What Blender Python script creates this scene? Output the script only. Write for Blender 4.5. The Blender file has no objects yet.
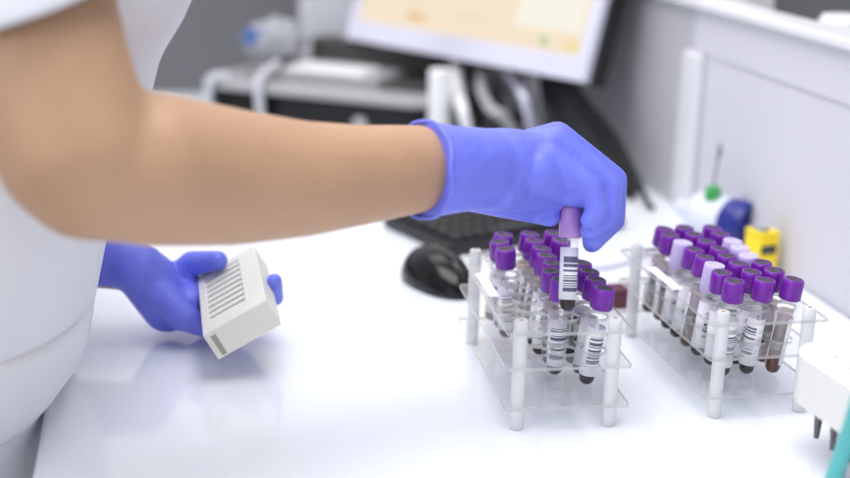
import bpy, bmesh, math, random
from mathutils import Vector, Matrix
random.seed(7)
SC = bpy.context.scene
COL = SC.collection
PI = math.pi

# ------------------------------------------------------------------ camera
FPX, PITCH, ROLL, CAMH = 1309.4, .28, .0276, .415      # desk top is z = 0
YAW = .21                                               # the camera looks a little to the right of the wall's direction
SY, CY = math.sin(YAW), math.cos(YAW)
def W(x, y, z=0.0): return Vector((x * CY + y * SY, -x * SY + y * CY, z))   # camera-heading frame -> room frame
_r = W(1, 0); _f = W(0, math.cos(PITCH), -math.sin(PITCH)); _u = W(0, math.sin(PITCH), math.cos(PITCH))
CR = _r * math.cos(ROLL) + _u * math.sin(ROLL)
CU = -_r * math.sin(ROLL) + _u * math.cos(ROLL)
CC = Vector((0, 0, CAMH))
cam = bpy.data.cameras.new('camera'); co = bpy.data.objects.new('camera', cam); COL.objects.link(co)
M = Matrix((CR, CU, -_f)).transposed().to_4x4(); M.translation = CC
co.matrix_world = M
cam.sensor_width = 36; cam.lens = FPX * 36 / 850
cam.clip_start = .02
cam.dof.use_dof = True; cam.dof.focus_distance = 1.04; cam.dof.aperture_fstop = 2.5
SC.camera = co

# ------------------------------------------------------------------ light
w = bpy.data.worlds.new('world'); SC.world = w; w.use_nodes = True
w.node_tree.nodes['Background'].inputs[0].default_value = (.93, .95, 1, 1)
w.node_tree.nodes['Background'].inputs[1].default_value = .70
def area(name, loc, target, sx, sy, power, color=(1, 1, 1)):
    l = bpy.data.lights.new(name, 'AREA'); l.shape = 'RECTANGLE'; l.size = sx; l.size_y = sy; l.energy = power; l.color = color
    o = bpy.data.objects.new(name, l); COL.objects.link(o); o.location = loc
    o.rotation_euler = (Vector(target) - Vector(loc)).to_track_quat('-Z', 'Y').to_euler()
    return o
area('ceiling_light', (-.1, .9, 1.75), (0, 1.1, 0), 1.6, 1.2, 33)
area('fill_light', (-1.3, -.3, .9), (.0, 1.0, .1), 1.2, 1.0, 9)  # added fill lamp, left and behind the camera, to brighten the tunic
area('ceiling_light_far', (.0, 2.3, 1.75), (.0, 2.2, 0), 1.2, .7, 7)
SC.view_settings.view_transform = 'Standard'; SC.view_settings.look = 'None'
SC.view_settings.exposure = 0; SC.view_settings.gamma = 1; SC.view_settings.use_curve_mapping = False
SC.cycles.max_bounces = 16; SC.cycles.transparent_max_bounces = 40
SC.cycles.use_denoising = True
SC.cycles.sample_clamp_indirect = 6

# ------------------------------------------------------------------ survey helpers
def ray(x, y): return _f + CR * ((x - 425) / FPX) - CU * ((y - 239) / FPX)
def P(x, y, d): return CC + ray(x, y) * d              # a surveyed point at depth d
def Z(x, y, z=0.0):                                     # a surveyed point at height z
    d = ray(x, y); return CC + d * ((z - CAMH) / d.z)
AX = Vector((1, 0, 0)); AY = Vector((0, 1, 0))
def RM(x, y, z=0.0): return AX * x + AY * y + Vector((0, 0, z))   # room frame: x to the wall, y along it
def V(*a): return Vector(a)

# ------------------------------------------------------------------ materials
def s2l(c): return tuple((v / 12.92 if v <= .04045 else ((v + .055) / 1.055) ** 2.4) for v in [k / 255 for k in c])
def mat(name, rgb, rough=.5, metal=0.0, spec=.5, noise=0.0, nscale=30, emit=None, bump=0.0, sss=0.0, coat=0.0):
    m = bpy.data.materials.new(name); m.use_nodes = True; nt = m.node_tree; b = nt.nodes['Principled BSDF']
    c = s2l(rgb)
    b.inputs['Base Color'].default_value = (*c, 1); b.inputs['Roughness'].default_value = rough
    b.inputs['Metallic'].default_value = metal; b.inputs['Specular IOR Level'].default_value = spec
    b.inputs['Coat Weight'].default_value = coat
    if sss: b.inputs['Subsurface Weight'].default_value = sss; b.inputs['Subsurface Scale'].default_value = .01
    if noise or bump:
        tc = nt.nodes.new('ShaderNodeTexCoord'); n = nt.nodes.new('ShaderNodeTexNoise'); n.inputs['Scale'].default_value = nscale; n.inputs['Detail'].default_value = 5
        nt.links.new(tc.outputs['Object'], n.inputs['Vector'])
        if noise:
            r = nt.nodes.new('ShaderNodeValToRGB')
            r.color_ramp.elements[0].color = (*[max(0, v * (1 - noise)) for v in c], 1); r.color_ramp.elements[1].color = (*[min(1, v * (1 + noise)) for v in c], 1)
            r.color_ramp.elements[0].position = .3; r.color_ramp.elements[1].position = .7
            nt.links.new(n.outputs['Fac'], r.inputs['Fac']); nt.links.new(r.outputs['Color'], b.inputs['Base Color'])
        if bump:
            bp = nt.nodes.new('ShaderNodeBump'); bp.inputs['Strength'].default_value = bump; bp.inputs['Distance'].default_value = .004
            nt.links.new(n.outputs['Fac'], bp.inputs['Height']); nt.links.new(bp.outputs['Normal'], b.inputs['Normal'])
    if emit:
        b.inputs['Emission Color'].default_value = (*s2l(rgb), 1); b.inputs['Emission Strength'].default_value = emit
    return m
def clear(name, tint, haze, gloss=.08, rough=.08):
    """thin clear plastic: mostly see-through, a little milky, fresnel shine"""
    m = bpy.data.materials.new(name); m.use_nodes = True; nt = m.node_tree; N = nt.nodes; L = nt.links
    N.remove(N['Principled BSDF']); out = N['Material Output']
    t = N.new('ShaderNodeBsdfTransparent'); t.inputs[0].default_value = (*tint, 1)
    d = N.new('ShaderNodeBsdfDiffuse'); d.inputs[0].default_value = (.9, .91, .93, 1)
    g = N.new('ShaderNodeBsdfGlossy'); g.inputs['Roughness'].default_value = rough
    lw = N.new('ShaderNodeFresnel'); lw.inputs[0].default_value = 1.45
    m1 = N.new('ShaderNodeMixShader'); m1.inputs[0].default_value = haze
    m2 = N.new('ShaderNodeMixShader')
    ge = N.new('ShaderNodeNewGeometry'); k = N.new('ShaderNodeMath'); k.operation = 'SUBTRACT'; k.use_clamp = True
    L.new(lw.outputs[0], k.inputs[0]); L.new(ge.outputs['Backfacing'], k.inputs[1])
    L.new(t.outputs[0], m1.inputs[1]); L.new(d.outputs[0], m1.inputs[2]); L.new(k.outputs[0], m2.inputs[0])
    L.new(m1.outputs[0], m2.inputs[1]); L.new(g.outputs[0], m2.inputs[2]); L.new(m2.outputs[0], out.inputs[0])
    return m
MT = dict(
    desk=mat('white_laminate', (238, 241, 248), .09, spec=.8, noise=.015, nscale=3),
    wall=mat('wall_paint', (211, 210, 219), .55, noise=.015, nscale=4),
    rail=mat('white_rail', (226, 226, 231), .35, noise=.01),
    greypanel=mat('grey_panel', (196, 196, 202), .3, noise=.06, nscale=2),
    backwall=mat('grey_back_wall', (108, 108, 112), .45, noise=.08, nscale=1.5),
    floor=mat('grey_vinyl', (150, 152, 155), .4, noise=.1, nscale=12),
    acrylic=clear('acrylic', (.95, .955, .96), .07),
    acrylic_edge=clear('acrylic_edge', (.66, .65, .62), .34, rough=.2),
    glass=clear('tube_plastic', (.975, .975, .985), .02, rough=.03),
    serum=clear('serum', (.80, .66, .60), .25, rough=.1),
    pane=clear('window_glass', (.7, .72, .74), .02, rough=.02),
    post=clear('frosted_post', (.90, .90, .89), .62, rough=.3),
    sticker=mat('white_sticker', (246, 247, 250), .5, noise=.01),
    stain=mat('rusty_stain', (178, 140, 105), .6, noise=.2, nscale=200),
    cap=mat('purple_plastic', (116, 32, 162), .28, noise=.06, nscale=80),
    septum=mat('grey_rubber', (66, 60, 74), .6, noise=.1, nscale=100),
    mauve=mat('mauve_plastic', (178, 136, 204), .3, noise=.06, nscale=80),
    lilac=mat('lilac_plastic', (205, 190, 236), .3, noise=.05, nscale=80),
    pale=mat('pale_rubber', (188, 180, 205), .5, noise=.05, nscale=100),
    blood=mat('dark_blood', (24, 6, 13), .25, spec=.2, noise=.3, nscale=60),
    brown=mat('brown_blood', (92, 48, 30), .3, spec=.2, noise=.3, nscale=60),
    skin=mat('skin', (184, 146, 116), .5, noise=.07, nscale=14, sss=.08, bump=.05),
    glove=mat('blue_nitrile', (113, 122, 232), .42, noise=.06, nscale=32, bump=.9),
    cloth=mat('white_cotton', (232, 234, 241), .85, noise=.02, nscale=10, bump=.1),
    trousers=mat('white_trousers', (235, 237, 243), .85, noise=.02, nscale=10, bump=.1),
    ivory=mat('ivory_plastic', (228, 227, 218), .4, noise=.02),
    slot=mat('slot_grey', (158, 157, 148), .6, noise=.05),
    blackp=mat('black_plastic', (22, 22, 26), .35, noise=.1),
    gloss=mat('black_gloss', (14, 14, 16), .14, noise=.1, spec=.35),
    key=mat('key_black', (36, 37, 42), .4, noise=.1),
    silver=mat('silver_plastic', (168, 167, 170), .35, noise=.05),
    white=mat('white_plastic', (238, 238, 240), .35, noise=.02),
    strap=mat('strap_grey', (196, 197, 206), .5, noise=.03),
    rackwhite=mat('rack_white', (226, 225, 223), .4, noise=.02),
    bezel=mat('bezel_white', (214, 213, 230), .4, noise=.02),
    darkgrey=mat('dark_grey', (70, 68, 68), .5, noise=.1),
    navy=mat('navy_plastic', (32, 42, 130), .3, noise=.06),
    pouch=mat('pouch_film', (158, 160, 168), .35, noise=.15, nscale=40),
    bottle=mat('bottle_white', (222, 226, 242), .3, noise=.03),
    green=mat('green_plastic', (58, 160, 84), .35, noise=.05),
    yellow=mat('yellow_plastic', (255, 224, 30), .4, noise=.04),
    maroon=mat('maroon_plastic', (92, 36, 54), .5, noise=.1),
    sample=mat('grey_sample', (92, 84, 88), .3, noise=.2),
    teal=mat('teal_plastic', (70, 178, 176), .35, noise=.05),
    blue=mat('blue_label', (52, 84, 150), .5, noise=.1),
    steel=mat('steel', (150, 150, 150), .3, metal=1, noise=.05),
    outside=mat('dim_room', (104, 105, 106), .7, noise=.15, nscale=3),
)
def label_mat():
    """white paper with a printed ladder barcode down one side and small lines of print"""
    m = bpy.data.materials.new('barcode_label'); m.use_nodes = True; nt = m.node_tree; N = nt.nodes; L = nt.links; b = N['Principled BSDF']
    b.inputs['Roughness'].default_value = .5
    tc = N.new('ShaderNodeTexCoord'); sp = N.new('ShaderNodeSeparateXYZ'); L.new(tc.outputs['Object'], sp.inputs[0])
    oi = N.new('ShaderNodeObjectInfo')
    def mth(op, a, bb=None, c=None):
        n = N.new('ShaderNodeMath'); n.operation = op
        for i, v in enumerate((a, bb, c)):
            if v is None: continue
            if isinstance(v, (int, float)): n.inputs[i].default_value = v
            else: L.new(v, n.inputs[i])
        return n.outputs[0]
    z = sp.outputs[2]
    cell = mth('FLOOR', mth('MULTIPLY', z, 1150))
    wn = N.new('ShaderNodeTexWhiteNoise'); wn.noise_dimensions = '1D'
    L.new(mth('ADD', cell, mth('MULTIPLY', oi.outputs['Random'], 97)), wn.inputs['W'])
    bar = mth('GREATER_THAN', wn.outputs['Value'], .5)
    zr = mth('MULTIPLY', mth('GREATER_THAN', z, .0160), mth('LESS_THAN', z, .0430))
    ang = mth('ARCTAN2', sp.outputs[0], mth('MULTIPLY', sp.outputs[1], -1))
    ar = mth('LESS_THAN', mth('ABSOLUTE', ang), 1.05)
    k = mth('MULTIPLY', mth('MULTIPLY', bar, zr), ar)
    # fine print beside the bars
    tx = mth('GREATER_THAN', mth('SINE', mth('MULTIPLY', ang, 40)), .55)
    tr = mth('MULTIPLY', mth('GREATER_THAN', ang, 1.25), mth('LESS_THAN', ang, 2.0))
    n2 = N.new('ShaderNodeTexWhiteNoise'); n2.noise_dimensions = '1D'; L.new(mth('FLOOR', mth('MULTIPLY', z, 1100)), n2.inputs['W'])
    tk = mth('MULTIPLY', mth('MULTIPLY', mth('MULTIPLY', tx, tr), mth('GREATER_THAN', n2.outputs['Value'], .35)), zr)
    kk = mth('MAXIMUM', k, mth('MULTIPLY', tk, .8))
    mx = N.new('ShaderNodeMix'); mx.data_type = 'RGBA'; L.new(kk, mx.inputs[0])
    mx.inputs[6].default_value = (.86, .86, .9, 1); mx.inputs[7].default_value = (.12, .12, .2, 1)
    L.new(mx.outputs[2], b.inputs['Base Color'])
    return m
MT['label'] = label_mat()
def screen_mat():
    m = bpy.data.materials.new('lit_screen'); m.use_nodes = True; nt = m.node_tree; N = nt.nodes; L = nt.links; b = N['Principled BSDF']
    b.inputs['Base Color'].default_value = (.02, .02, .02, 1); b.inputs['Roughness'].default_value = .4
    tc = N.new('ShaderNodeTexCoord'); sp = N.new('ShaderNodeSeparateXYZ'); L.new(tc.outputs['Object'], sp.inputs[0])
    def mth(op, a, bb):
        n = N.new('ShaderNodeMath'); n.operation = op
        for i, v in enumerate((a, bb)):
            if isinstance(v, (int, float)): n.inputs[i].default_value = v
            else: L.new(v, n.inputs[i])
        return n.outputs[0]
    x, z = sp.outputs[0], sp.outputs[2]
    col = None
    def rect(x0, x1, z0, z1):
        return mth('MULTIPLY', mth('MULTIPLY', mth('GREATER_THAN', x, x0), mth('LESS_THAN', x, x1)), mth('MULTIPLY', mth('GREATER_THAN', z, z0), mth('LESS_THAN', z, z1)))
    prev = None
    for (r, c) in (((-1, 1, -1, 1), (246, 228, 200)), ((.1, .225, .062, .4), (248, 243, 228)), ((-.13, -.085, .048, .056), (226, 176, 110)), ((-.14, -.09, .066, .07), (232, 208, 176)),
                   ((-.02, .05, .06, .064), (236, 214, 182)), ((.155, .17, .04, .052), (176, 206, 150)), ((.2, .225, .04, .05), (240, 220, 150))):
        mx = N.new('ShaderNodeMix'); mx.data_type = 'RGBA'
        L.new(rect(*r), mx.inputs[0])
        if prev is None: mx.inputs[6].default_value = (*s2l(c), 1)
        else: L.new(prev, mx.inputs[6])
        mx.inputs[7].default_value = (*s2l(c), 1); prev = mx.outputs[2]
    L.new(prev, b.inputs['Emission Color']); b.inputs['Emission Strength'].default_value = .95
    return m
MT['screen'] = screen_mat()

# ------------------------------------------------------------------ mesh helpers
def B(): return bmesh.new()
def link(name, bm, m, parent=None, smooth=True, loc=None, rot=None, bevel=0, seg=2, angle=40):
    me = bpy.data.meshes.new(name); bmesh.ops.recalc_face_normals(bm, faces=bm.faces[:]); bm.to_mesh(me); bm.free()
    if smooth:
        for p in me.polygons: p.use_smooth = True
    o = bpy.data.objects.new(name, me); COL.objects.link(o)
    for mm in (m if isinstance(m, (list, tuple)) else [m]): me.materials.append(MT[mm])
    if parent: o.parent = parent
    if loc is not None: o.location = loc
    if rot is not None: o.rotation_euler = rot
    if bevel:
        md = o.modifiers.new('bevel', 'BEVEL'); md.width = bevel; md.segments = seg; md.limit_method = 'ANGLE'; md.angle_limit = math.radians(30)
    if smooth:
        me.set_sharp_from_angle(angle=math.radians(angle))
    return o
def box(bm, c, s, rot=None):
    r = bmesh.ops.create_cube(bm, size=1)
    mtx = Matrix.Translation(Vector(c)) @ (rot.to_4x4() if rot else Matrix()) @ Matrix.Diagonal((*s, 1))
    bmesh.ops.transform(bm, matrix=mtx, verts=r['verts']); return r['verts']
def lathe(bm, prof, n=24, c=(0, 0, 0), axis=None, ribs=0, ribamp=0, cap=True):
    """revolve (r, z) pairs about z; axis = direction for z"""
    q = Vector(axis).normalized().to_track_quat('Z', 'Y').to_matrix() if axis is not None else Matrix.Identity(3)
    rings = []
    for (r, z) in prof:
        ring = []
        for i in range(n):
            a = 2 * PI * i / n
            rr = r * (1 + (ribamp if (ribs and i % 2) else 0))
            ring.append(bm.verts.new(Vector(c) + q @ Vector((rr * math.cos(a), rr * math.sin(a), z))))
        rings.append(ring)
    for a, b in zip(rings, rings[1:]):
        for i in range(n): bm.faces.new((a[i], a[(i + 1) % n], b[(i + 1) % n], b[i]))
    if cap:
        bm.faces.new(rings[0][::-1]); bm.faces.new(rings[-1])
def tube(bm, pts, r, n=10, sub=6):
    """smooth tube through points (Catmull-Rom); r a number or list"""
    pts = [Vector(p) for p in pts]; rs = r if isinstance(r, (list, tuple)) else [r] * len(pts)
    path = []; rad = []
    for i in range(len(pts) - 1):
        p0 = pts[max(i - 1, 0)]; p1 = pts[i]; p2 = pts[i + 1]; p3 = pts[min(i + 2, len(pts) - 1)]
        for k in range(sub):
            t = k / sub
            path.append(.5 * ((2 * p1) + (p2 - p0) * t + (2 * p0 - 5 * p1 + 4 * p2 - p3) * t * t + (3 * p1 - p0 - 3 * p2 + p3) * t ** 3)); rad.append(rs[i] * (1 - t) + rs[i + 1] * t)
    path.append(pts[-1]); rad.append(rs[-1])
    rings = []; nrm = None
    for i, p in enumerate(path):
        tg = (path[min(i + 1, len(path) - 1)] - path[max(i - 1, 0)]).normalized()
        if nrm is None: nrm = tg.orthogonal().normalized()
        nrm = (nrm - tg * nrm.dot(tg)).normalized(); bn = tg.cross(nrm)
        rings.append([bm.verts.new(p + (nrm * math.cos(2 * PI * k / n) + bn * math.sin(2 * PI * k / n)) * rad[i]) for k in range(n)])
    for a, b in zip(rings, rings[1:]):
        for k in range(n): bm.faces.new((a[k], a[(k + 1) % n], b[(k + 1) % n], b[k]))
    bm.faces.new(rings[0][::-1]); bm.faces.new(rings[-1])
def prism(bm, poly, z0, z1, mtx=None):
    lo = [bm.verts.new((x, y, z0)) for x, y in poly]; hi = [bm.verts.new((x, y, z1)) for x, y in poly]
    n = len(poly); bm.faces.new(lo[::-1]); bm.faces.new(hi)
    for i in range(n): bm.faces.new((lo[i], lo[(i + 1) % n], hi[(i + 1) % n], hi[i]))
    if mtx is not None: bmesh.ops.transform(bm, matrix=mtx, verts=lo + hi)
def rrect(x0, y0, x1, y1, r, n=5):
    out = []
    for cx, cy, a0 in ((x1 - r, y0 + r, -90), (x1 - r, y1 - r, 0), (x0 + r, y1 - r, 90), (x0 + r, y0 + r, 180)):
        for k in range(n + 1):
            a = math.radians(a0 + 90 * k / n); out.append((cx + r * math.cos(a), cy + r * math.sin(a)))
    return out
def holed_plate(bm, outline, holes, r, z0, z1, n=16):
    """flat plate with round holes through it"""
    es = []
    def loop(pts):
        vs = [bm.verts.new((x, y, z1)) for x, y in pts]
        for i in range(len(vs)): es.append(bm.edges.new((vs[i], vs[(i + 1) % len(vs)])))
    loop(outline)
    for hx, hy in holes: loop([(hx + r * math.cos(-2 * PI * k / n), hy + r * math.sin(-2 * PI * k / n)) for k in range(n)])
    res = bmesh.ops.triangle_fill(bm, edges=es, use_beauty=True, use_dissolve=False, normal=(0, 0, 1))
    fs = [g for g in res['geom'] if isinstance(g, bmesh.types.BMFace)]
    # drop the faces that fill the holes
    bad = []
    for f in fs:
        c = f.calc_center_median()
        if any((c.x - hx) ** 2 + (c.y - hy) ** 2 < (r * .97) ** 2 and all(abs(math.hypot(v.co.x - hx, v.co.y - hy) - r) < 1e-5 for v in f.verts) for hx, hy in holes): bad.append(f)
    fs = [f for f in fs if f not in bad]
    if bad: bmesh.ops.delete(bm, geom=bad, context='FACES_ONLY')
    ex = bmesh.ops.extrude_face_region(bm, geom=fs)
    vs = [g for g in ex['geom'] if isinstance(g, bmesh.types.BMVert)]
    bmesh.ops.translate(bm, verts=vs, vec=(0, 0, z0 - z1))
def cone(bm, a, b, ra, rb, n=20):
    """closed ball-ended tapered limb piece"""
    a = Vector(a); b = Vector(b); d = b - a; L = d.length
    q = d.to_track_quat('Z', 'Y').to_matrix()
    prof = []
    for k in range(1, 6): t = -PI / 2 + PI / 2 * k / 6; prof.append((ra * math.cos(t), ra * math.sin(t)))
    prof.append((ra, 0)); prof.append((rb, L))
    for k in range(1, 6): t = PI / 2 * k / 6; prof.append((rb * math.cos(t), L + rb * math.sin(t)))
    lathe(bm, prof, n, a, d)
def chain(bm, pts):
    for (a, ra), (b, rb) in zip(pts, pts[1:]): cone(bm, a, b, ra, rb)
def blob(name, bm, m, parent, voxel=.0025, smooth=6, fac=.6):
    """merge overlapping closed pieces into one continuous smooth skin"""
    o = link(name, bm, m, None)
    md = o.modifiers.new('r', 'REMESH'); md.mode = 'VOXEL'; md.voxel_size = voxel
    ms = o.modifiers.new('s', 'SMOOTH'); ms.factor = fac; ms.iterations = smooth
    dg = bpy.context.evaluated_depsgraph_get(); me = bpy.data.meshes.new_from_object(o.evaluated_get(dg))
    o.modifiers.clear(); old = o.data; o.data = me; me.name = name; bpy.data.meshes.remove(old)
    for p in me.polygons: p.use_smooth = True
    if parent: o.parent = parent; o.matrix_parent_inverse = parent.matrix_world.inverted()
    return o
def thing(name, label, cat, loc=(0, 0, 0), rz=0.0, group=None):
    o = bpy.data.objects.new(name, None); COL.objects.link(o); o.location = loc; o.rotation_euler = (0, 0, rz); o.empty_display_size = .02
    o['label'] = label; o['category'] = cat
    if group: o['group'] = group
    o.matrix_world = Matrix.Translation(Vector(loc)) @ Matrix.Rotation(rz, 4, 'Z')
    return o
def tag(o, label, cat, group=None):
    o['label'] = label; o['category'] = cat
    if group: o['group'] = group
    return o
def struct(o): o['kind'] = 'structure'; return o

# ------------------------------------------------------------------ setting
WX = .66            # room x of the wall face
BY = 2.42           # room y of the back wall
SPLIT = 1.53       # where the grey panel starts
ROT = (0, 0, 0)
def rbox(name, x0, x1, y0, y1, z0, z1, m, bevel=0, parent=None):
    bm = B(); c = RM((x0 + x1) / 2, (y0 + y1) / 2, (z0 + z1) / 2); box(bm, (0, 0, 0), (x1 - x0, y1 - y0, z1 - z0))
    return link(name, bm, m, parent, smooth=False, loc=c, rot=ROT, bevel=bevel)
struct(rbox('floor', -2.2, .8, -.6, BY + .1, -.80, -.75, 'floor'))
struct(rbox('wall_right', WX, WX + .035, .2, SPLIT, -.75, .253, 'wall'))
struct(rbox('wall_corner', WX, WX + .035, SPLIT, BY, -.75, .253, 'greypanel'))
struct(rbox('wall_back', -2.2, WX + .035, BY, BY + .08, -.75, 1.5, 'wall'))  # unseen upper part made white, added to brighten the desk reflections
struct(rbox('trim_6', -2.2, WX - .016, BY - .012, BY - .001, .0006, .25, 'backwall'))                  # grey lower part of the back wall
struct(rbox('trim_1', WX - .012, WX + .035, .2, BY, .253, .264, 'rail', bevel=.003))       # bright top of the low partition
struct(rbox('trim_2', WX - .0025, WX, .2, SPLIT - .02, .200, .253, 'wall', bevel=.002))     # trunking band under the top
struct(rbox('trim_3', WX - .014, WX, SPLIT - .045, SPLIT, .0005, .200, 'rail', bevel=.004))  # upright strip
struct(rbox('trim_4', WX + .05, WX + .09, 1.50, 1.62, -.75, 1.3, 'rail', bevel=.003))      # white post beyond the partition
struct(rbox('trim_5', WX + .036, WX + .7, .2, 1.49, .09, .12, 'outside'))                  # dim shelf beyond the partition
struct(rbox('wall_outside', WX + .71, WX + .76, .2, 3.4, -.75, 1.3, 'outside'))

# bench: one continuous worktop on a cabinet base
bench = thing('laboratory_bench', 'long glossy white laboratory bench top that everything stands on', 'bench', RM(.3, 1.24, -.75))
bm = B(); box(bm, (-.016, 0, .735), (.748, 2.35, .03)); link('worktop', bm, 'desk', bench, smooth=False, bevel=.004)
bm = B(); box(bm, (.02, 0, .36), (.66, 2.3, .718)); link('base_cabinet', bm, 'white', bench, smooth=False, bevel=.003)

# ------------------------------------------------------------------ tube racks
RW, RL, RH = .0728, .1849, .088
COLS = (.0190, .0422, .0654); ROWS = [.029 + .0222 * k for k in range(8)]
HOLES = [(x, y) for y in ROWS for x in COLS]
OUT = rrect(-.0115, -.0085, RW + .0135, RL + .013, .004)
def make_rack(label, loc, rz):
    t = thing('tube_rack', label, 'tube rack', loc, rz)
    for nm, z, holes in (('top_plate', .0805, True), ('middle_plate', .0525, True), ('bottom_plate', .0205, False)):
        bm = B()
        if holes: holed_plate(bm, OUT, HOLES, .0104, z - .0026, z)
        else: prism(bm, OUT, z - .0026, z)
        bm.normal_update()
        for f_ in bm.faces:
            if abs(f_.normal.z) < .5: f_.material_index = 1
        link(nm, bm, ['acrylic', 'acrylic_edge'], t, smooth=False)
    for (x, y) in ((0, 0), (RW, 0), (0, RL), (RW, RL)):
        bm = B(); lathe(bm, [(.0046, 0), (.0053, .0008), (.0053, .0795), (.0053, .0868), (.0046, RH)], 20)
        p = link('post', bm, 'post', t, loc=(x, y, 0))
        bm = B(); lathe(bm, [(.0018, RH - .0003), (.0016, RH + .0003)], 12); link('screw', bm, 'stain', p)
    bm = B(); box(bm, (0, 0, 0), (.0085, .062, .0006)); link('blank_label', bm, 'sticker', t, smooth=False, loc=(-.005, .107, .0809))
    return t
R1 = (W(.07387, .92497), .15704 - YAW); R2 = (W(.23215, .95843), .21822 - YAW)
make_rack('clear acrylic tube rack under the gloved hand, partly filled', *R1)
make_rack('clear acrylic tube rack beside the wall, completely full', *R2)

# ------------------------------------------------------------------ blood tubes
TR = .0067
def hemi(r, z0, n=6): return [(r * math.sin(PI / 2 * k / n), z0 + r - r * math.cos(PI / 2 * k / n)) for k in range(n + 1)]
def tube_proto(lilac, fill, kind):
    t = thing('blood_tube', 'x', 'test tube', (0, 0, 0))
    bm = B(); h = hemi(TR, 0); h[0] = (.0004, 0)
    lathe(bm, h + [(TR, .0665)], 20, cap=False); link('tube_body', bm, 'glass', t)
    bm = B(); h = hemi(TR - .0007, .0007); h[0] = (.0004, .0007)
    lathe(bm, h + [(TR - .0007, fill)], 18); link('blood', bm, kind, t)
    if kind == 'brown':
        bm = B(); lathe(bm, [(TR - .0007, fill + .0002), (TR - .0007, .056)], 18); link('serum', bm, 'serum', t)
    # paper label, wrapped round with a slit left open
    bm = B(); n = 30; a0 = -PI / 2 - 2.35; ext = 4.7; rr = TR + .00015; z0, z1 = .0098, .0500
    lo = []; hi = []
    for i in range(n + 1):
        a = a0 + ext * i / n
        lo.append(bm.verts.new((rr * math.cos(a), rr * math.sin(a), z0))); hi.append(bm.verts.new((rr * math.cos(a), rr * math.sin(a), z1)))
    for i in range(n): bm.faces.new((lo[i], lo[i + 1], hi[i + 1], hi[i]))
    lb = link('paper_label', bm, 'label', t); md = lb.modifiers.new('s', 'SOLIDIFY'); md.thickness = .00015; md.offset = 1
    cm, sm = [('cap', 'septum'), ('lilac', 'pale'), ('mauve', 'pale')][lilac]
    bm = B(); z = .0575 if lilac else .0650
    lathe(bm, [(.0070, z + .0006), (.0082, z), (.0089, z + .001), (.0087, .0790), (.0084, .0817), (.0079, .0822), (.0071, .0822), (.0068, .0818), (.0066, .0800)], 40, ribs=1, ribamp=-.03, cap=False)
    c = link('cap', bm, cm, t, angle=50)
    bm = B(); lathe(bm, [(.0067, .0800), (.0067, .0817), (.0050, .0819), (.0034, .0817), (.0028, .0812), (.0004, .0811)], 20); link('septum', bm, sm, c)
    if lilac == 1: c['label'] = 'pale lilac cap'
    return t
VAR = [(0, .024, 'blood'), (0, .022, 'brown'), (0, .036, 'blood'), (1, .03, 'blood'), (2, .012, 'blood')]
PROTO = [tube_proto(*v) for v in VAR]; USED = [False] * 5
def copy_tree(o, parent=None):
    c = o.copy(); COL.objects.link(c)
    if parent: c.parent = parent
    for ch in o.children: copy_tree(ch, c)
    return c
def place_tube(k, tip, top, spin, label, group):
    """tip and top are points of the tube's axis in the world"""
    o = PROTO[k] if not USED[k] else copy_tree(PROTO[k]); USED[k] = True
    d = (top - tip).normalized(); q = d.to_track_quat('Z', 'Y').to_matrix()
    # keep local -y towards the viewer, then spin about the tube's own axis
    y = (V(0, 1, 0) - d * d.y).normalized(); x = y.cross(d); m = Matrix((x, y, d)).transposed()
    m = (m @ Matrix.Rotation(spin, 3, 'Z')).to_4x4(); m.translation = tip
    o.matrix_world = m; o['label'] = label
    if group: o['group'] = group
    return o
ORD = ['first', 'second', 'third', 'fourth', 'fifth', 'sixth', 'seventh', 'eighth']
def fill_rack(R, spec, rackname, group):
    base, rz = R; rot = Matrix.Rotation(rz, 3, 'Z')
    cnt = {}
    for (c, r, tx, ty, k, spin) in sorted(spec, key=lambda s: (s[0], s[1])):
        hx, hy = COLS[c], ROWS[r]
        ox = max(-.0062, min(.0062, tx / 1000 - hx)); oy = max(-.0020, min(.0020, ty / 1000 - hy))
        tip = V(hx - ox * .6, hy + oy * .5 + .0012, .0212); top = V(hx + ox, hy + oy * .5 - .0022, .104)
        n = cnt.get(c, 0); cnt[c] = n + 1
        colname = ('left', 'middle', 'right')[c]
        kind = ('purple-capped', 'purple-capped', 'purple-capped', 'pale lilac-capped')[k]
        place_tube(k, base + rot @ tip, base + rot @ top, spin, f'{kind} blood tube, {ORD[n]} from the front, {colname} column of the {rackname}', group)
left = [(2, 0, 73, 33, 0, .2), (2, 1, 70.7, 53.7, 0, .9), (2, 2, 75, 81, 2, 2.6), (2, 3, 77, 104, 0, -.6), (2, 6, 71, 175, 1, 1.2), (2, 7, 70, 188, 0, 2.0),
        (1, 1, 42.5, 62, 2, -.1), (1, 2, 40.5, 86, 1, 1.7), (1, 3, 47, 106, 0, .3), (1, 4, 47, 128, 0, .9), (1, 5, 51, 150, 1, 2.9), (1, 6, 47, 176, 1, 3.0), (1, 7, 50, 196, 1, .3),
        (0, 5, 16, 134, 0, .3), (0, 6, 15.5, 159, 0, -.5), (0, 7, 24, 181, 0, .8)]
fill_rack(R1, left, 'partly filled rack', 'blood tubes in the partly filled rack')
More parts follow.
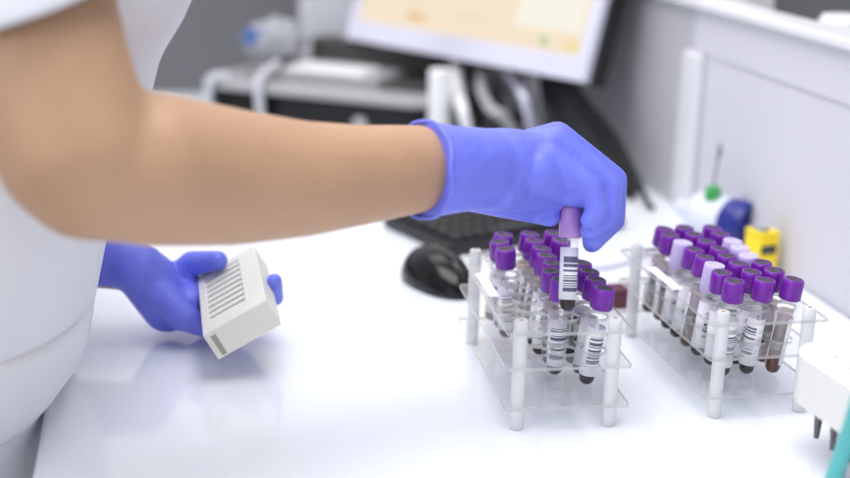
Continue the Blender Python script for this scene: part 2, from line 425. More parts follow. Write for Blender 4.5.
right = [(0, 7, 27, 189, 1, 2.9), (1, 7, 44, 191, 0, .3), (2, 7, 71, 184, 0, .4),
         (0, 6, 20.6, 166, 1, 3.1), (1, 6, 44, 164, 0, 1), (2, 6, 69, 166, 0, 0),
         (0, 5, 24, 144, 3, .6), (1, 5, 46, 144, 0, 0), (2, 5, 71, 149, 3, 0),
         (0, 4, 26, 124, 0, 1.0), (1, 4, 50, 124, 2, 0), (2, 4, 67, 127, 3, .5),
         (0, 3, 25, 103, 1, 2.7), (1, 3, 45, 107, 2, .6), (2, 3, 64, 96, 3, 0),
         (0, 2, 24, 76, 3, .7), (1, 2, 45, 84, 0, 0), (2, 2, 66, 77, 2, .4),
         (0, 1, 20, 53, 0, .9), (1, 1, 46, 52, 0, .8), (2, 1, 66, 55, 1, 2.6),
         (0, 0, 20, 29, 0, .5), (1, 0, 47, 31, 2, -1.3), (2, 0, 73, 29, 1, 2.4)]
fill_rack(R2, right, 'full rack', 'blood tubes in the full rack')
# the tube in the fingers
tip = P(567, 312, 1.012); top = P(571, 211, 1.012)
top = tip + (top - tip).normalized() * .083
place_tube(4, tip, top, .1, 'mauve-capped blood tube pinched in the gloved right hand above the partly filled rack', None)

# ------------------------------------------------------------------ person
person = thing('person', 'person in a white short-sleeved tunic and blue gloves leaning over the bench', 'person', RM(-.2, 1.03, -.75))
def pchild(o): return o
DR = -.008
def H(x, y, d): return P(x, y, d + DR)
# body: one continuous skin (trunk, both arms to the hands)
bm = B()
chain(bm, [(RM(-.17, 1.03, .05), .10), (RM(-.15, 1.03, .25), .11), (RM(-.13, 1.02, .42), .10), (RM(-.11, 1.02, .56), .052), (RM(-.09, 1.02, .60), .052)])
SHR = P(-38, -215, .80)
chain(bm, [(RM(-.13, .98, .42), .09), (SHR, .060), (P(5, -70, .79), .056), (P(42, 60, .782), .0515), (P(76, 150, .78), .0475), (P(88, 172, .782), .0415), (P(150, 169, .81), .0485), (P(230, 177, .85), .0452), (P(300, 179, .88), .0397), (P(360, 175, .91), .0352), (P(425, 168, .948), .0315), (P(470, 168, .966), .0255), (P(530, 168, .99), .018)])
SHL = RM(-.14, 1.22, .40)
chain(bm, [(RM(-.13, 1.08, .42), .09), (SHL, .06), (RM(-.19, 1.26, .22), .048), (P(-60, 225, 1.14), .043), (P(20, 245, 1.15), .036), (P(108, 264, 1.155), .0225), (P(135, 272, 1.15), .018)])
blob('body', bm, 'skin', person, voxel=.004, smooth=4)

# right glove ------------------------------------------------------
bm = B()
cuffA = P(482, 169, .972); cuffB = P(424, 168, .946); cd = (cuffB - cuffA).normalized()
cdn = (cd + W(0, -.12, 0)).normalized()
lathe(bm, [(.028, -.012), (.0305, 0), (.0315, .02), (.033, .035), (.0345, (cuffB - cuffA).length), (.0352, (cuffB - cuffA).length + .003)], 32, cuffA, cdn)
chain(bm, [(H(470, 169, .978), .030), (H(505, 168, .995), .0305), (H(530, 166, 1.008), .0275)])
WR = H(480, 168, .985)
fing = {
    'index': [(H(500, 165, 1.005), .016), (H(565, 152, 1.042), .0125), (H(612, 186, 1.050), .0105), (H(613, 220, 1.045), .0095), (H(592, 243, 1.030), .0078)],
    'middle': [(H(500, 160, .998), .017), (H(557, 138, 1.025), .0130), (H(613, 180, 1.032), .0112), (H(613, 215, 1.026), .0098), (H(592, 239, 1.020), .0080)],
    'ring': [(H(500, 162, .990), .017), (H(556, 143, 1.008), .0125), (H(609, 186, 1.012), .0108), (H(608, 216, 1.008), .0094), (H(590, 230, 1.006), .0080)],
    'little': [(H(500, 170, .982), .016), (H(546, 158, .992), .0118), (H(590, 188, .994), .0098), (H(598, 210, .994), .0085), (H(590, 220, .996), .0075)],
    'thumb': [(H(470, 185, .990), .020), (H(510, 200, 1.016), .0150), (H(538, 210, 1.026), .0112), (H(550, 216, 1.0195), .0086)],
}
for k, ch in fing.items(): chain(bm, ch)
chain(bm, [(H(520, 160, 1.0), .020), (H(560, 160, 1.02), .017), (H(585, 178, 1.02), .013)])   # webs between the fingers
chain(bm, [(H(535, 172, .99), .019), (H(562, 187, 1.003), .0135), (H(590, 193, 1.008), .0125)])
chain(bm, [(H(500, 180, .985), .024), (H(535, 195, 1.008), .0135), (H(556, 200, 1.014), .0085)])
g = blob('glove', bm, 'glove', person, voxel=.0016, smooth=7)
bm = B(); ringp = []
ctr = cuffA + cdn * (cuffB - cuffA).length
q = cdn.to_track_quat('Z', 'Y').to_matrix()
for i in range(24):
    a = 2 * PI * i / 24; ringp.append(ctr + q @ V(.0348 * math.cos(a), .0348 * math.sin(a), .003 + .0015 * math.sin(3 * a + 1) + .001 * math.sin(7 * a)))
tube(bm, ringp + [ringp[0]], .0016, 8, 3); rl = link('rolled_cuff', bm, 'glove', None); rl.parent = g

# block of slides held in the left hand: frame of reference
BO = P(202.5, 335.8, 1.06)
bw = W(.856, .150, .4942).normalized(); bt = W(.4763, .1444, -.8672); bt = (bt - bw * bt.dot(bw)).normalized(); bl = bt.cross(bw); bl = bl if bl.dot(_f) > 0 else -bl
BW_, BT_, BL_ = .059, .0255, .135
def K(a, b, c): return BO + bw * a + bt * b + bl * c
# left glove -------------------------------------------------------
bm = B()
LW = P(118, 262, 1.152)
lathe(bm, [(.0245, 0), (.0240, .012), (.0232, .03)], 28, P(92, 258, 1.15), (LW - P(92, 258, 1.15)))
chain(bm, [(LW, .0225), (P(140, 270, 1.145), .0235), (K(-.034, .004, .115), .0225)])
for (l, r, ext) in ((.133, .0092, .6), (.117, .0094, .9), (.100, .0090, .5), (.084, .0082, .25)):
    u = BT_ + .0098
    pts = [(P(135, 270, 1.145), .017), (K(-.020, .009, l), .0125), (K(-.008, u - .004, l + .002), r), (K(.026 * ext + .004, u, l), r * .9)]
    if ext == .9: pts += [(K(BW_ - .003, u - .001, l - .034), r * .82), (K(BW_ + .0055, .016, l - .046), r * .74)]
    else: pts += [(K(.05 * ext, u, l - .004), r * .82)]
    chain(bm, pts)
chain(bm, [(P(140, 262, 1.16), .018), (K(-.022, -.004, .140), .0150), (K(.002, -.0125, .138), .0118), (K(.026, -.0095, .118), .0092)])     # thumb over the block
chain(bm, [(K(-.018, .002, .136), .0125), (K(-.013, .006, .100), .0105)])
chain(bm, [(K(-.03, .006, .125), .019), (K(-.023, .008, .090), .0140)])
chain(bm, [(K(-.011, .003, .140), .010), (K(-.009, .006, .104), .0095)])
g2 = blob('glove', bm, 'glove', person, voxel=.0016, smooth=7)

# tunic: open shell round the trunk with two short sleeves
def shell(name, secs, m, parent, n=48, thick=.003, wrinkle=0):
    bm = B(); rings = []
    for (c, ex, ey, up) in secs:
        ring = []
        for i in range(n):
            a = 2 * PI * i / n; ca, sa = math.cos(a), math.sin(a); e = 2 / 2.4
            wv = 1 + wrinkle * (math.sin(5 * a + c.z * 20) + .6 * math.sin(11 * a - c.z * 33))
            ring.append(bm.verts.new(c + ex * (math.copysign(abs(ca) ** e, ca) * wv) + ey * (math.copysign(abs(sa) ** e, sa) * wv)))
        rings.append(ring)
    for a, b in zip(rings, rings[1:]):
        for i in range(n): bm.faces.new((a[i], a[(i + 1) % n], b[(i + 1) % n], b[i]))
    o = link(name, bm, m, None, angle=60)
    md = o.modifiers.new('s', 'SOLIDIFY'); md.thickness = thick; md.offset = 1
    ms = o.modifiers.new('u', 'SUBSURF'); ms.levels = 1; ms.render_levels = 1
    o.parent = parent; o.matrix_parent_inverse = parent.matrix_world.inverted()
    return o
def sec(z, xf, hd, hw, yc=1.03): return (RM(xf - hd, yc, z), AX * hd, AY * hw, None)
TS = [(-.45, -.12, .12, .20), (-.2, -.104, .128, .205), (-.03, -.098, .132, .203), (.004, -.095, .132, .20), (.03, -.066, .134, .198), (.06, -.055, .133, .195), (.12, -.044, .13, .19), (.18, -.026, .13, .185), (.235, -.002, .135, .18),
      (.268, .003, .137, .18), (.285, .014, .140, .18), (.31, .031, .145, .185), (.36, .042, .14, .19), (.43, .02, .12, .18), (.47, -.02, .09, .13), (.50, -.04, .065, .07)]
tunic = shell('tunic', [sec(*q_) for q_ in TS], 'cloth', person, wrinkle=.005)
# patch pocket on the flank, and the front placket seam
def patch(name, zs, a0, a1, out, m, n=18):
    bm = B(); rows = []
    for z in zs:
        for q0, q1 in zip(TS, TS[1:]):
            if q0[0] <= z <= q1[0]: k = (z - q0[0]) / (q1[0] - q0[0]); xf, hd, hw = [q0[j] * (1 - k) + q1[j] * k for j in (1, 2, 3)]
        row = []
        for i in range(n + 1):
            a = math.radians(a0 + (a1 - a0) * i / n); ca, sa = math.cos(a), math.sin(a); e = 2 / 2.4
            row.append(bm.verts.new(RM(xf - hd + (hd + out) * math.copysign(abs(ca) ** e, ca), 1.03 + (hw + out) * math.copysign(abs(sa) ** e, sa), z)))
        rows.append(row)
    for r0, r1 in zip(rows, rows[1:]):
        for i in range(n): bm.faces.new((r0[i], r0[i + 1], r1[i + 1], r1[i]))
    o = link(name, bm, m, None, angle=60); md = o.modifiers.new('s', 'SOLIDIFY'); md.thickness = .0025; md.offset = 1
    o.parent = tunic; o.matrix_parent_inverse = person.matrix_world.inverted() ; o.matrix_parent_inverse = (tunic.matrix_parent_inverse).inverted() @ person.matrix_world.inverted() if False else Matrix()
    return o
patch('pocket', [.012, .02, .04, .06, .075, .085], -96, -12, .0045, 'cloth')
def sleeve(pts, parent):
    secs = []
    for i, (c, r, nrm) in enumerate(pts):
        nrm = nrm.normalized(); x = nrm.orthogonal().normalized(); y = nrm.cross(x); secs.append((c, x * r, y * r, None))
    return shell('sleeve', secs, 'cloth', parent, n=32, wrinkle=.012)
ad = (P(42, 60, .782) - P(5, -70, .79))
s1 = sleeve([(SHR + ad * -.25, .070, ad), (P(-15, -130, .792), .071, ad), (P(8, -60, .788), .069, ad), (P(20, -24, .785), .0665, ad.normalized() + _f * .3), (P(29, 5, .784), .0655, ad.normalized() + _f * .5)], person)
sl = RM(-.19, 1.26, .22) - SHL
sleeve([(SHL - sl * .2, .07, sl), (SHL + sl * .3, .068, sl), (SHL + sl * .7, .066, sl)], person)
shell('trousers', [sec(-.74, -.18, .09, .16), sec(-.3, -.15, .115, .19), sec(-.05, -.108, .125, .20), sec(.02, -.10, .12, .19), sec(.05, -.10, .10, .17)], 'trousers', person, wrinkle=.01)

# slide block -------------------------------------------------------
blk = thing('slide_rack', 'ivory slotted plastic slide rack held in the gloved left hand', 'slide rack', BO)
BM = Matrix((bw, bt, bl)).transposed().to_4x4(); BM.translation = BO
blk.matrix_world = BM
e = .0072
bm = B(); es = []
for lp in ([(0, 0), (BW_, 0), (BW_, BL_), (0, BL_)], [(e, .019), (e, BL_ - .012), (BW_ - .018, BL_ - .012), (BW_ - .018, .019)]):
    vs = [bm.verts.new((x, 0, y)) for x, y in lp]; es += [bm.edges.new((vs[i], vs[(i + 1) % 4])) for i in range(4)]
fs = [g_ for g_ in bmesh.ops.triangle_fill(bm, edges=es, use_beauty=True, normal=(0, 1, 0))['geom'] if isinstance(g_, bmesh.types.BMFace)]
inner = [f for f in fs if e < f.calc_center_median().x < BW_ - .018 and .019 < f.calc_center_median().z < BL_ - .012 and all(e - 1e-6 <= v.co.x <= BW_ - .018 + 1e-6 and .019 - 1e-6 <= v.co.z <= BL_ - .012 + 1e-6 for v in f.verts)]
if inner: bmesh.ops.delete(bm, geom=inner, context='FACES_ONLY'); fs = [f for f in fs if f.is_valid]
bmesh.ops.translate(bm, verts=[g_ for g_ in bmesh.ops.extrude_face_region(bm, geom=fs)['geom'] if isinstance(g_, bmesh.types.BMVert)], vec=(0, BT_, 0))
link('frame', bm, 'ivory', blk, smooth=False, bevel=.0009)
bm = B(); box(bm, (BW_ / 2, BT_ - .0022, BL_ / 2), (BW_ - .02, .002, BL_ - .03)); link('base_plate', bm, 'slot', blk, smooth=False)
for i in range(9):
    z = .0245 + i * .0118
    bm = B(); box(bm, (0, 0, 0), (BW_ - .018 - e + .001, BT_ - .006, .0074)); link('slat', bm, 'ivory', blk, smooth=False, loc=(e + (BW_ - .018 - e) / 2, BT_ / 2 - .0015, z))
bm = B(); box(bm, (.0072, BT_ / 2 + .001, -.0002), (.0042, BT_ * .74, .0012)); link('end_slot', bm, 'slot', blk, smooth=False)

# ------------------------------------------------------------------ monitor
mA = Z(583, 82, .14); mB = Z(345, 38, .14); md_ = (mA - mB).normalized()
MWID = (mA - mB).length; mback = V(-md_.y, md_.x, 0); mback = mback if mback.dot(_f) > 0 else -mback
mup = V(0, 0, 1) * math.cos(.28) + mback * math.sin(.28); mn = -(md_.cross(mup)); mn = mn if mn.dot(_f) > 0 else -mn
mon = thing('computer_monitor', 'white-framed computer monitor with a cream lit screen', 'monitor', (mA + mB) / 2)
mon.location.z = 0
MM = Matrix((md_, mn, mup)).transposed().to_4x4(); MM.translation = (mA + mB) / 2
def mlink(name, bm, m, **k):
    o = link(name, bm, m, None, **k); o.matrix_world = MM
    o.parent = mon; o.matrix_parent_inverse = Matrix.Translation((mon.location)).inverted(); return o
MHT = .33
bm = B(); hw = MWID / 2
def mframe(bm, x0, x1, z0, z1, b, bb, y0, y1):
    for (xa, xb, za, zb) in ((x0, x1, z0, z0 + bb), (x0, x1, z1 - b, z1), (x0, x0 + b, z0 + bb, z1 - b), (x1 - b, x1, z0 + bb, z1 - b)):
        box(bm, ((xa + xb) / 2, (y0 + y1) / 2, (za + zb) / 2), (xb - xa, y1 - y0, zb - za))
mframe(bm, -hw, hw, 0, MHT, .018, .032, 0, .012)
mlink('bezel', bm, 'bezel', smooth=False)
bm = B(); box(bm, (0, .031, MHT / 2), (MWID, .038, MHT)); mlink('back_shell', bm, 'blackp', smooth=False, bevel=.004)
bm = B(); box(bm, (0, .009, (MHT + .014) / 2), (MWID - .036, .004, MHT - .05)); mlink('screen', bm, 'screen', smooth=False)
bm = B(); lathe(bm, [(.002, -.0012), (.002, 0)], 12, (.19, 0, .016), (0, -1, 0)); mlink('power_button', bm, 'silver')
pb = Z(438, 157, 0)
def wlink(name, bm, m, parent, **k):          # world-space mesh under an un-rotated thing
    o = link(name, bm, m, None, **k); o.parent = parent; o.matrix_parent_inverse = parent.matrix_basis.inverted(); return o
bm = B(); box(bm, (0, 0, 0), (.026, .026, .26), Matrix.Rotation(math.atan2(md_.y, md_.x), 3, 'Z'))
o = wlink('stand_pole', bm, 'white', mon, smooth=False, bevel=.004); bmv = pb + mback * .01; o.matrix_world = Matrix.Translation(V(pb.x, pb.y, .14))
bm = B(); lathe(bm, [(.05, 0), (.05, .006), (.045, .010), (.02, .012)], 32, (pb.x, pb.y, 0)); wlink('stand_foot', bm, 'silver', mon)
hc = (mA + mB) / 2 + mup * .13 + mn * .05
bm = B(); chain(bm, [(V(pb.x, pb.y, .255), .018), (hc, .018)]); wlink('stand_neck', bm, 'white', mon)

# ------------------------------------------------------------------ black leaning holder and cables behind the hand
hold = thing('document_holder', 'black tapering document holder leaning behind the gloved hand', 'holder', Z(590, 190, 0))
pts = [P(537, 60, 1.86), P(556, 60, 1.86), P(612, 140, 1.78), P(640, 193, 1.72), P(630, 194, 1.72), P(590, 178, 1.76), P(545, 158, 1.84)]
bm = B(); nb = W(.55, .83, .05).normalized() * .012
f1 = [bm.verts.new(p) for p in pts]; f2 = [bm.verts.new(p + nb) for p in pts]
bm.faces.new(f1); bm.faces.new(f2[::-1])
for i in range(len(pts)): bm.faces.new((f1[i], f1[(i + 1) % len(pts)], f2[(i + 1) % len(pts)], f2[i]))
wlink('panel', bm, 'blackp', hold, smooth=False, bevel=.002)
bm = B(); tube(bm, [Z(560, 158, .006), Z(600, 178, .005), Z(632, 197, .005)], .005); wlink('support_bar', bm, 'blackp', hold)

def cable(label, pts, r, m, name='cable', cat='cable', group=None):
    bm = B(); tube(bm, pts, r); return tag(link(name, bm, m), label, cat, group)
cable('black cable running down to the desk right of the gloved hand', [P(596, 112, 1.80), P(618, 140, 1.75), P(636, 175, 1.70), Z(648, 204, .004), Z(652, 208, .004)], .004, 'blackp')
cable('thin white cable curving over the desk between the two racks', [Z(585, 268, .003), Z(612, 266, .003), Z(640, 256, .003), Z(690, 232, .003), Z(706, 218, .003)], .0028, 'bezel')
cable('thick white cable hanging next to the monitor pole', [P(456, 55, 1.97), P(457, 86, 1.93), P(463, 112, 1.86), Z(472, 152, .008)], .009, 'white')
cable('pale grey cable looping behind the gloved hand under the monitor', [P(486, 56, 1.95), P(481, 85, 1.91), P(490, 108, 1.86), P(505, 118, 1.86), Z(524, 150, .008)], .008, 'silver')
cable('black cable hanging close to the right of the monitor pole', [P(449, 55, 2.0), P(450, 85, 1.95), P(453, 110, 1.90), Z(458, 150, .006)], .006, 'blackp')
cable('dark cable crossing behind the pale cables under the monitor', [P(470, 56, 1.99), P(474, 90, 1.94), P(488, 112, 1.90), Z(505, 148, .006)], .0065, 'darkgrey')
cable('white cable bowing out under the right part of the monitor', [P(498, 60, 1.93), P(516, 84, 1.88), P(526, 104, 1.84), Z(536, 150, .007)], .007, 'bezel')
pw = thing('power_adapter', 'light grey power adapter box standing under the monitor', 'adapter', Z(516, 141, 0))
bm = B(); box(bm, (0, 0, .036), (.05, .03, .072)); link('case', bm, 'silver', pw, smooth=False, bevel=.004)
bm = B(); box(bm, (0, -.0155, .04), (.03, .001, .02)); link('rating_plate', bm, 'darkgrey', pw, smooth=False)

# ------------------------------------------------------------------ printer
prR = Z(424, 158, 0)
pd = W(.927, -.375, 0); pbk = W(.375, .927, 0)
PW_ = .37
prO = prR - pd * PW_
prn = thing('printer', 'low black printer with a silver lid at the back of the bench', 'printer', prO, math.atan2(pd.y, pd.x))
PDp = .25
def pl(name, bm, m, **k): return link(name, bm, m, prn, **k)
bm = B(); prism(bm, rrect(0, 0, PW_, PDp, .03), 0.003, .072); pl('body', bm, 'gloss', smooth=False, bevel=.004)
bm = B(); prism(bm, rrect(-.012, -.010, PW_ + .008, PDp, .035), .072, .086); pl('rim', bm, 'silver', smooth=False, bevel=.004)
bm = B(); prism(bm, [(0, .02), (0, PDp), (.12, PDp), (.12, .10)][::-1] and rrect(.06, .05, PW_ - .1, PDp - .02, .02), .086, .100); lid = pl('lid', bm, 'silver', smooth=False, bevel=.004)
bm = B(); vs = box(bm, (.18, .085, .103), (.13, .07, .008)); pl('output_tray', bm, 'white', smooth=False, bevel=.002)
bm = B(); box(bm, (.315, .12, .089), (.08, .15, .006)); pl('paper_recess', bm, 'darkgrey', smooth=False)
bm = B(); vs = box(bm, (.20, .205, .112), (.22, .05, .05)); pl('rear_feeder', bm, 'darkgrey', smooth=False, bevel=.006)
bm = B(); lathe(bm, [(.012, 0), (.012, .002), (.008, .002), (.008, .0012), (.0005, .0012)], 24, (PW_ * .72, -.001, .040), (0, -1, 0)); bb = pl('emblem', bm, 'silver'); bb['label'] = 'round silver emblem on black front'
# carrier bag / packets on top
pk = thing('plastic_pouch', 'crumpled clear-white pouch with a blue label lying on the printer', 'pouch', prn.matrix_world @ V(.062, .112, .1003), math.atan2(pd.y, pd.x))
bm = B(); bmesh.ops.create_icosphere(bm, subdivisions=4, radius=1)
for v in bm.verts:
    c = v.co; n_ = 1 + .07 * math.sin(9 * c.x + 3) * math.sin(8 * c.y) + .05 * math.sin(15 * c.z + 4 * c.x)
    v.co = V(c.x * .045 * n_, c.y * .06 * n_, max(-.0, (c.z * .5 + .5)) * .068 * n_)
link('bag', bm, 'pouch', pk)
bm = B(); box(bm, (-.008, -.052, .046), (.036, .004, .024), Matrix.Rotation(-.45, 3, 'X')); link('label_patch', bm, 'blue', pk, smooth=False)
pm = prn.matrix_world
cable('white strap hanging over the far left end of the printer', [pm @ V(.045, .0, .092), pm @ V(.024, -.015, .091), pm @ V(.018, -.020, .06), pm @ V(.018, -.016, .008)], .0065, 'strap', 'strap', 'strap')
cable('white strap hanging down the printer front beside the pouch', [pm @ V(.10, .05, .110), pm @ V(.105, -.016, .095), pm @ V(.108, -.020, .06), pm @ V(.11, -.016, .008)], .007, 'strap', 'strap', 'strap')
# pale case behind the printer
cs = thing('storage_case', 'pale grey upright case standing behind the printer', 'case', prn.matrix_world @ V(.11, PDp + .04, 0), math.atan2(pd.y, pd.x))
bm = B(); box(bm, (0, 0, .12), (.17, .06, .24)); link('body', bm, 'strap', cs, smooth=False, bevel=.006)
bm = B(); box(bm, (0.02, -.032, .19), (.012, .005, .10)); link('handle', bm, 'silver', cs, smooth=False, bevel=.001)
cs2 = thing('storage_box', 'grey storage box with dark lid behind the monitor pole', 'box', prn.matrix_world @ V(.325, PDp + .075, 0), math.atan2(pd.y, pd.x))
bm = B(); box(bm, (0, 0, .08), (.15, .12, .16)); link('body', bm, 'silver', cs2, smooth=False, bevel=.004)
bm = B(); box(bm, (0, 0, .170), (.155, .125, .02)); link('lid', bm, 'darkgrey', cs2, smooth=False, bevel=.003)

# ------------------------------------------------------------------ keyboard and mouse
kL = Z(381, 226, 0); kF = Z(452, 258, 0)
kd = (kF - kL); KD = kd.length; kd.normalize(); kx = V(-kd.y, kd.x, 0); kx = kx if kx.dot(_r) > 0 else -kx
KWD = .255
kb = thing('keyboard', 'black compact computer keyboard lying behind the partly filled rack', 'keyboard', kF, math.atan2(kx.y, kx.x))
bm = B(); prism(bm, rrect(0, 0, KWD, KD, .008), .002, .014); link('case', bm, 'blackp', kb, smooth=False, bevel=.002)
ncol, nrow = 15, 6
kp = (KWD - .016) / ncol; kr = (KD - .016) / nrow
base = None
for r in range(nrow):
    for c in range(ncol):
        if r == 0 and 4 <= c <= 8: continue
        if base is None:
            bm = B()
            a = .41
            lo = [bm.verts.new((sx * kp * a, sy * kr * a, 0)) for sx, sy in ((-1, -1), (1, -1), (1, 1), (-1, 1))]; hi = [bm.verts.new((sx * kp * a * .8, sy * kr * a * .8, .006)) for sx, sy in ((-1, -1), (1, -1), (1, 1), (-1, 1))]
            bm.faces.new(lo[::-1]); bm.faces.new(hi)
            for i in range(4): bm.faces.new((lo[i], lo[(i + 1) % 4], hi[(i + 1) % 4], hi[i]))
            base = link('key', bm, 'key', kb, smooth=False); o = base
        else: o = base.copy(); COL.objects.link(o)
        o.location = (.008 + kp * (c + .5), .008 + kr * (r + .5), .014)
bm = B(); box(bm, (0, 0, .003), (kp * 4.9, kr * .82, .006)); link('space_bar', bm, 'key', kb, smooth=False, loc=(.008 + kp * 6.5, .008 + kr * .5, .014), bevel=.001)

ms_c = Z(439, 285, .0)
mouse = thing('computer_mouse', 'glossy black computer mouse to the left of the partly filled rack', 'mouse', ms_c, -1.05 - YAW)
def mouse_shape(bm, s=1.0, x0=-1.0):
    bmesh.ops.create_icosphere(bm, subdivisions=4, radius=1)
    for v in bm.verts:
        c = v.co.copy(); z = c.z if c.z > 0 else c.z * .12
        hgt = .034 * (1 - .18 * c.x) ; wd = .031 * (1 + .10 * c.x * c.x - .08 * c.x)
        v.co = V(c.x * .054 * s, c.y * wd * s, .004 + z * hgt * s)
bm = B(); mouse_shape(bm); link('shell', bm, 'gloss', mouse)
bm = B(); lathe(bm, [(.008, -.003), (.009, -.0015), (.009, .0015), (.008, .003)], 20, (.030, 0, .024), (0, 1, 0)); link('scroll_wheel', bm, 'darkgrey', mouse)
bm = B(); tube(bm, [(.030, 0, .0335), (.040, 0, .0285), (.050, 0, .0195)], .0006); link('button_seam', bm, 'darkgrey', mouse)

# ------------------------------------------------------------------ things by the wall
bt0 = Z(717, 241, 0)
ba = W(.62, -.78, 0).normalized(); BR = .0275
bot = thing('plastic_bottle', 'white bottle with a dark blue base lying behind the full rack', 'bottle', V(bt0.x, bt0.y, 0))
c0 = V(bt0.x, bt0.y, BR) - ba * .045
bm = B(); lathe(bm, [(.006, -.012), (.011, -.012), (.012, 0), (.020, .006), (BR * .97, .018), (BR, .028), (BR, .062)], 32, c0, ba); wlink('body', bm, 'bottle', bot)
bm = B(); lathe(bm, [(BR + .0003, .062), (BR + .0008, .066), (BR + .0003, .086), (BR * .93, .091), (BR * .80, .0915), (BR * .76, .089), (.001, .088)], 32, c0, ba); wlink('base_cup', bm, 'navy', bot)
gb0 = Z(713, 193, .058); gb0.z = 0
gbt = thing('dropper_bottle', 'small bottle with a green cap and a thin upright rod by the wall', 'bottle', gb0)
bm = B(); lathe(bm, [(.012, .0), (.013, .002), (.013, .040), (.008, .048), (.0075, .052)], 24); link('body', bm, 'bottle', gbt)
bm = B(); lathe(bm, [(.0092, .050), (.0095, .053), (.0088, .064), (.005, .067)], 24, ribs=1, ribamp=-.04); cpp = link('cap', bm, 'green', gbt)
bm = B(); tube(bm, [(0, 0, .066), (.002, 0, .09), (.004, 0, .118)], [.0010, .0013, .0009], 8); link('rod', bm, 'steel', cpp)
bm = B(); tube(bm, [(.0026, 0, .098), (.0035, 0, .106), (.004, 0, .114)], [.002, .0028, .0016], 8); link('rod_grip', bm, 'steel', cpp)
yb0 = Z(769, 284, 0)
yb = thing('sharps_box', 'small yellow plastic box with a dark label against the wall', 'box', yb0 + W(.0, .045, 0), .18)
bm = B(); prism(bm, rrect(-.013, -.014, .013, .014, .003), 0, .042); link('body', bm, 'yellow', yb, smooth=False, bevel=.002)
bm = B(); box(bm, (-.001, -.0144, .028), (.019, .0008, .010)); link('dark_label', bm, 'darkgrey', yb, smooth=False)
bm = B(); prism(bm, rrect(-.0135, -.0145, .0135, .0145, .003), .042, .047); link('lid', bm, 'yellow', yb, smooth=False, bevel=.002)
bm = B(); box(bm, (-.005, -.003, .050), (.012, .016, .006)); link('grey_flap', bm, 'silver', yb, smooth=False, bevel=.001)
mb = Z(619, 309, 0)
mx_ = thing('maroon_box', 'small dark maroon box on the desk between the two racks', 'box', mb + W(0.004, .012, 0), .0)
bm = B(); box(bm, (0, 0, .008), (.026, .024, .016)); link('body', bm, 'maroon', mx_, smooth=False, bevel=.0015)
bm = B(); box(bm, (0, 0, .0175), (.0265, .0245, .003)); link('lid', bm, 'maroon', mx_, smooth=False, bevel=.0008)
# jar on the ledge
jr = thing('lidded_jar', 'white rounded jar standing beyond the low partition, top right', 'jar', RM(WX + .095, 1.335, .12))
bm = B(); lathe(bm, [(.028, 0), (.031, .003), (.031, .118), (.030, .122)], 32); link('body', bm, 'white', jr)
bm = B(); lathe(bm, [(.0318, .120), (.0318, .136), (.027, .145), (.001, .147)], 32); link('lid', bm, 'white', jr)

# ------------------------------------------------------------------ white tube block in the near right corner
kz = .078
k0 = Z(781, 344, kz); k1 = Z(860, 396, kz); kdir = (k1 - k0).normalized(); ksd = V(-kdir.y, kdir.x, 0); ksd = ksd if ksd.dot(_f) > 0 else -ksd
wr = thing('microtube_rack', 'white plastic microtube rack in the near right corner', 'tube rack', V(k0.x, k0.y, 0), math.atan2(kdir.y, kdir.x))
LW_, WW_ = .20, .085
hl = [(.027 + .021 * i, .021 + .0215 * j) for i in range(8) for j in range(3)]
bm = B(); holed_plate(bm, rrect(0, 0, LW_, WW_, .034, 10), hl, .0062, kz - .006, kz); link('top_plate', bm, 'rackwhite', wr, smooth=False)
bm = B()
out = rrect(.0, .0, LW_, WW_, .034, 10); inn = rrect(.003, .003, LW_ - .003, WW_ - .003, .031, 10)
lo = [bm.verts.new((x, y, .043)) for x, y in out]; hi = [bm.verts.new((x, y, kz - .006)) for x, y in out]; li = [bm.verts.new((x, y, .043)) for x, y in inn]; hi2 = [bm.verts.new((x, y, kz - .006)) for x, y in inn]
n = len(out)
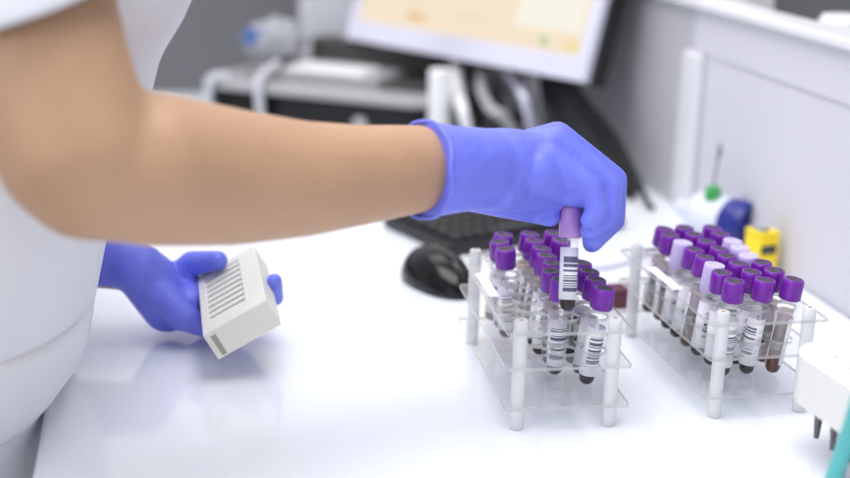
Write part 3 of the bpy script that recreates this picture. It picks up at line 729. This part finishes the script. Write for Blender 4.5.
for i in range(n):
    j = (i + 1) % n
    bm.faces.new((lo[i], lo[j], hi[j], hi[i])); bm.faces.new((li[j], li[i], hi2[i], hi2[j])); bm.faces.new((lo[j], lo[i], li[i], li[j])); bm.faces.new((hi[i], hi[j], hi2[j], hi2[i]))
link('side_wall', bm, 'rackwhite', wr, smooth=False)
for (x, y) in ((.03, WW_ - .012), (LW_ - .02, .012), (LW_ - .02, WW_ - .012), (.075, .010)):
    bm = B(); lathe(bm, [(.004, 0), (.0045, .001), (.005, kz - .007)], 16); link('leg', bm, 'silver', wr, loc=(x, y, 0))
mt = None
for i, (x, y) in enumerate(hl):
    if (i * 7) % 5 == 0 and i > 3 or y > .06: continue
    if mt is None:
        mt = thing('microtube', 'x', 'microtube'); bm = B()
        lathe(bm, [(.0007, -.008), (.0024, -.007), (.0046, .024), (.0052, .050), (.0054, .0600)], 16, cap=False); link('tube_body', bm, 'glass', mt)
        bm = B(); lathe(bm, [(.0004, -.0072), (.0019, -.0066), (.0040, .022)], 14); link('liquid', bm, 'sample', mt)
        bm = B(); lathe(bm, [(.0056, .0592), (.0078, .0592), (.0078, .0608), (.0052, .0608)], 16); link('rim', bm, 'white', mt); o = mt
    else: o = copy_tree(mt)
    o.location = wr.matrix_world @ V(x, y, kz - .0592)
    o['group'] = 'microtubes in the white rack'
    cx = ['far left', 'second', 'third', 'fourth', 'fifth', 'sixth', 'seventh', 'last'][i // 3]; ry = ['near', 'middle', 'far'][i % 3]
    o['label'] = f'clear microtube hanging in the {cx} hole of the {ry} row of the white rack'
# teal strip in front of it
tp = thing('marker_pen', 'teal marker pen leaning on the near white rack', 'pen', Z(834, 500, .004))
a_ = Z(826, 500, .006); b_ = P(856, 415, .82)
bm = B(); tube(bm, [a_, a_.lerp(b_, .5), b_], .0058, 14); wlink('barrel', bm, 'teal', tp)
d_ = (b_ - a_).normalized(); bm = B(); lathe(bm, [(.0062, 0), (.0064, .03), (.004, .034)], 14, b_ - d_ * .004, d_); wlink('cap', bm, 'teal', tp)
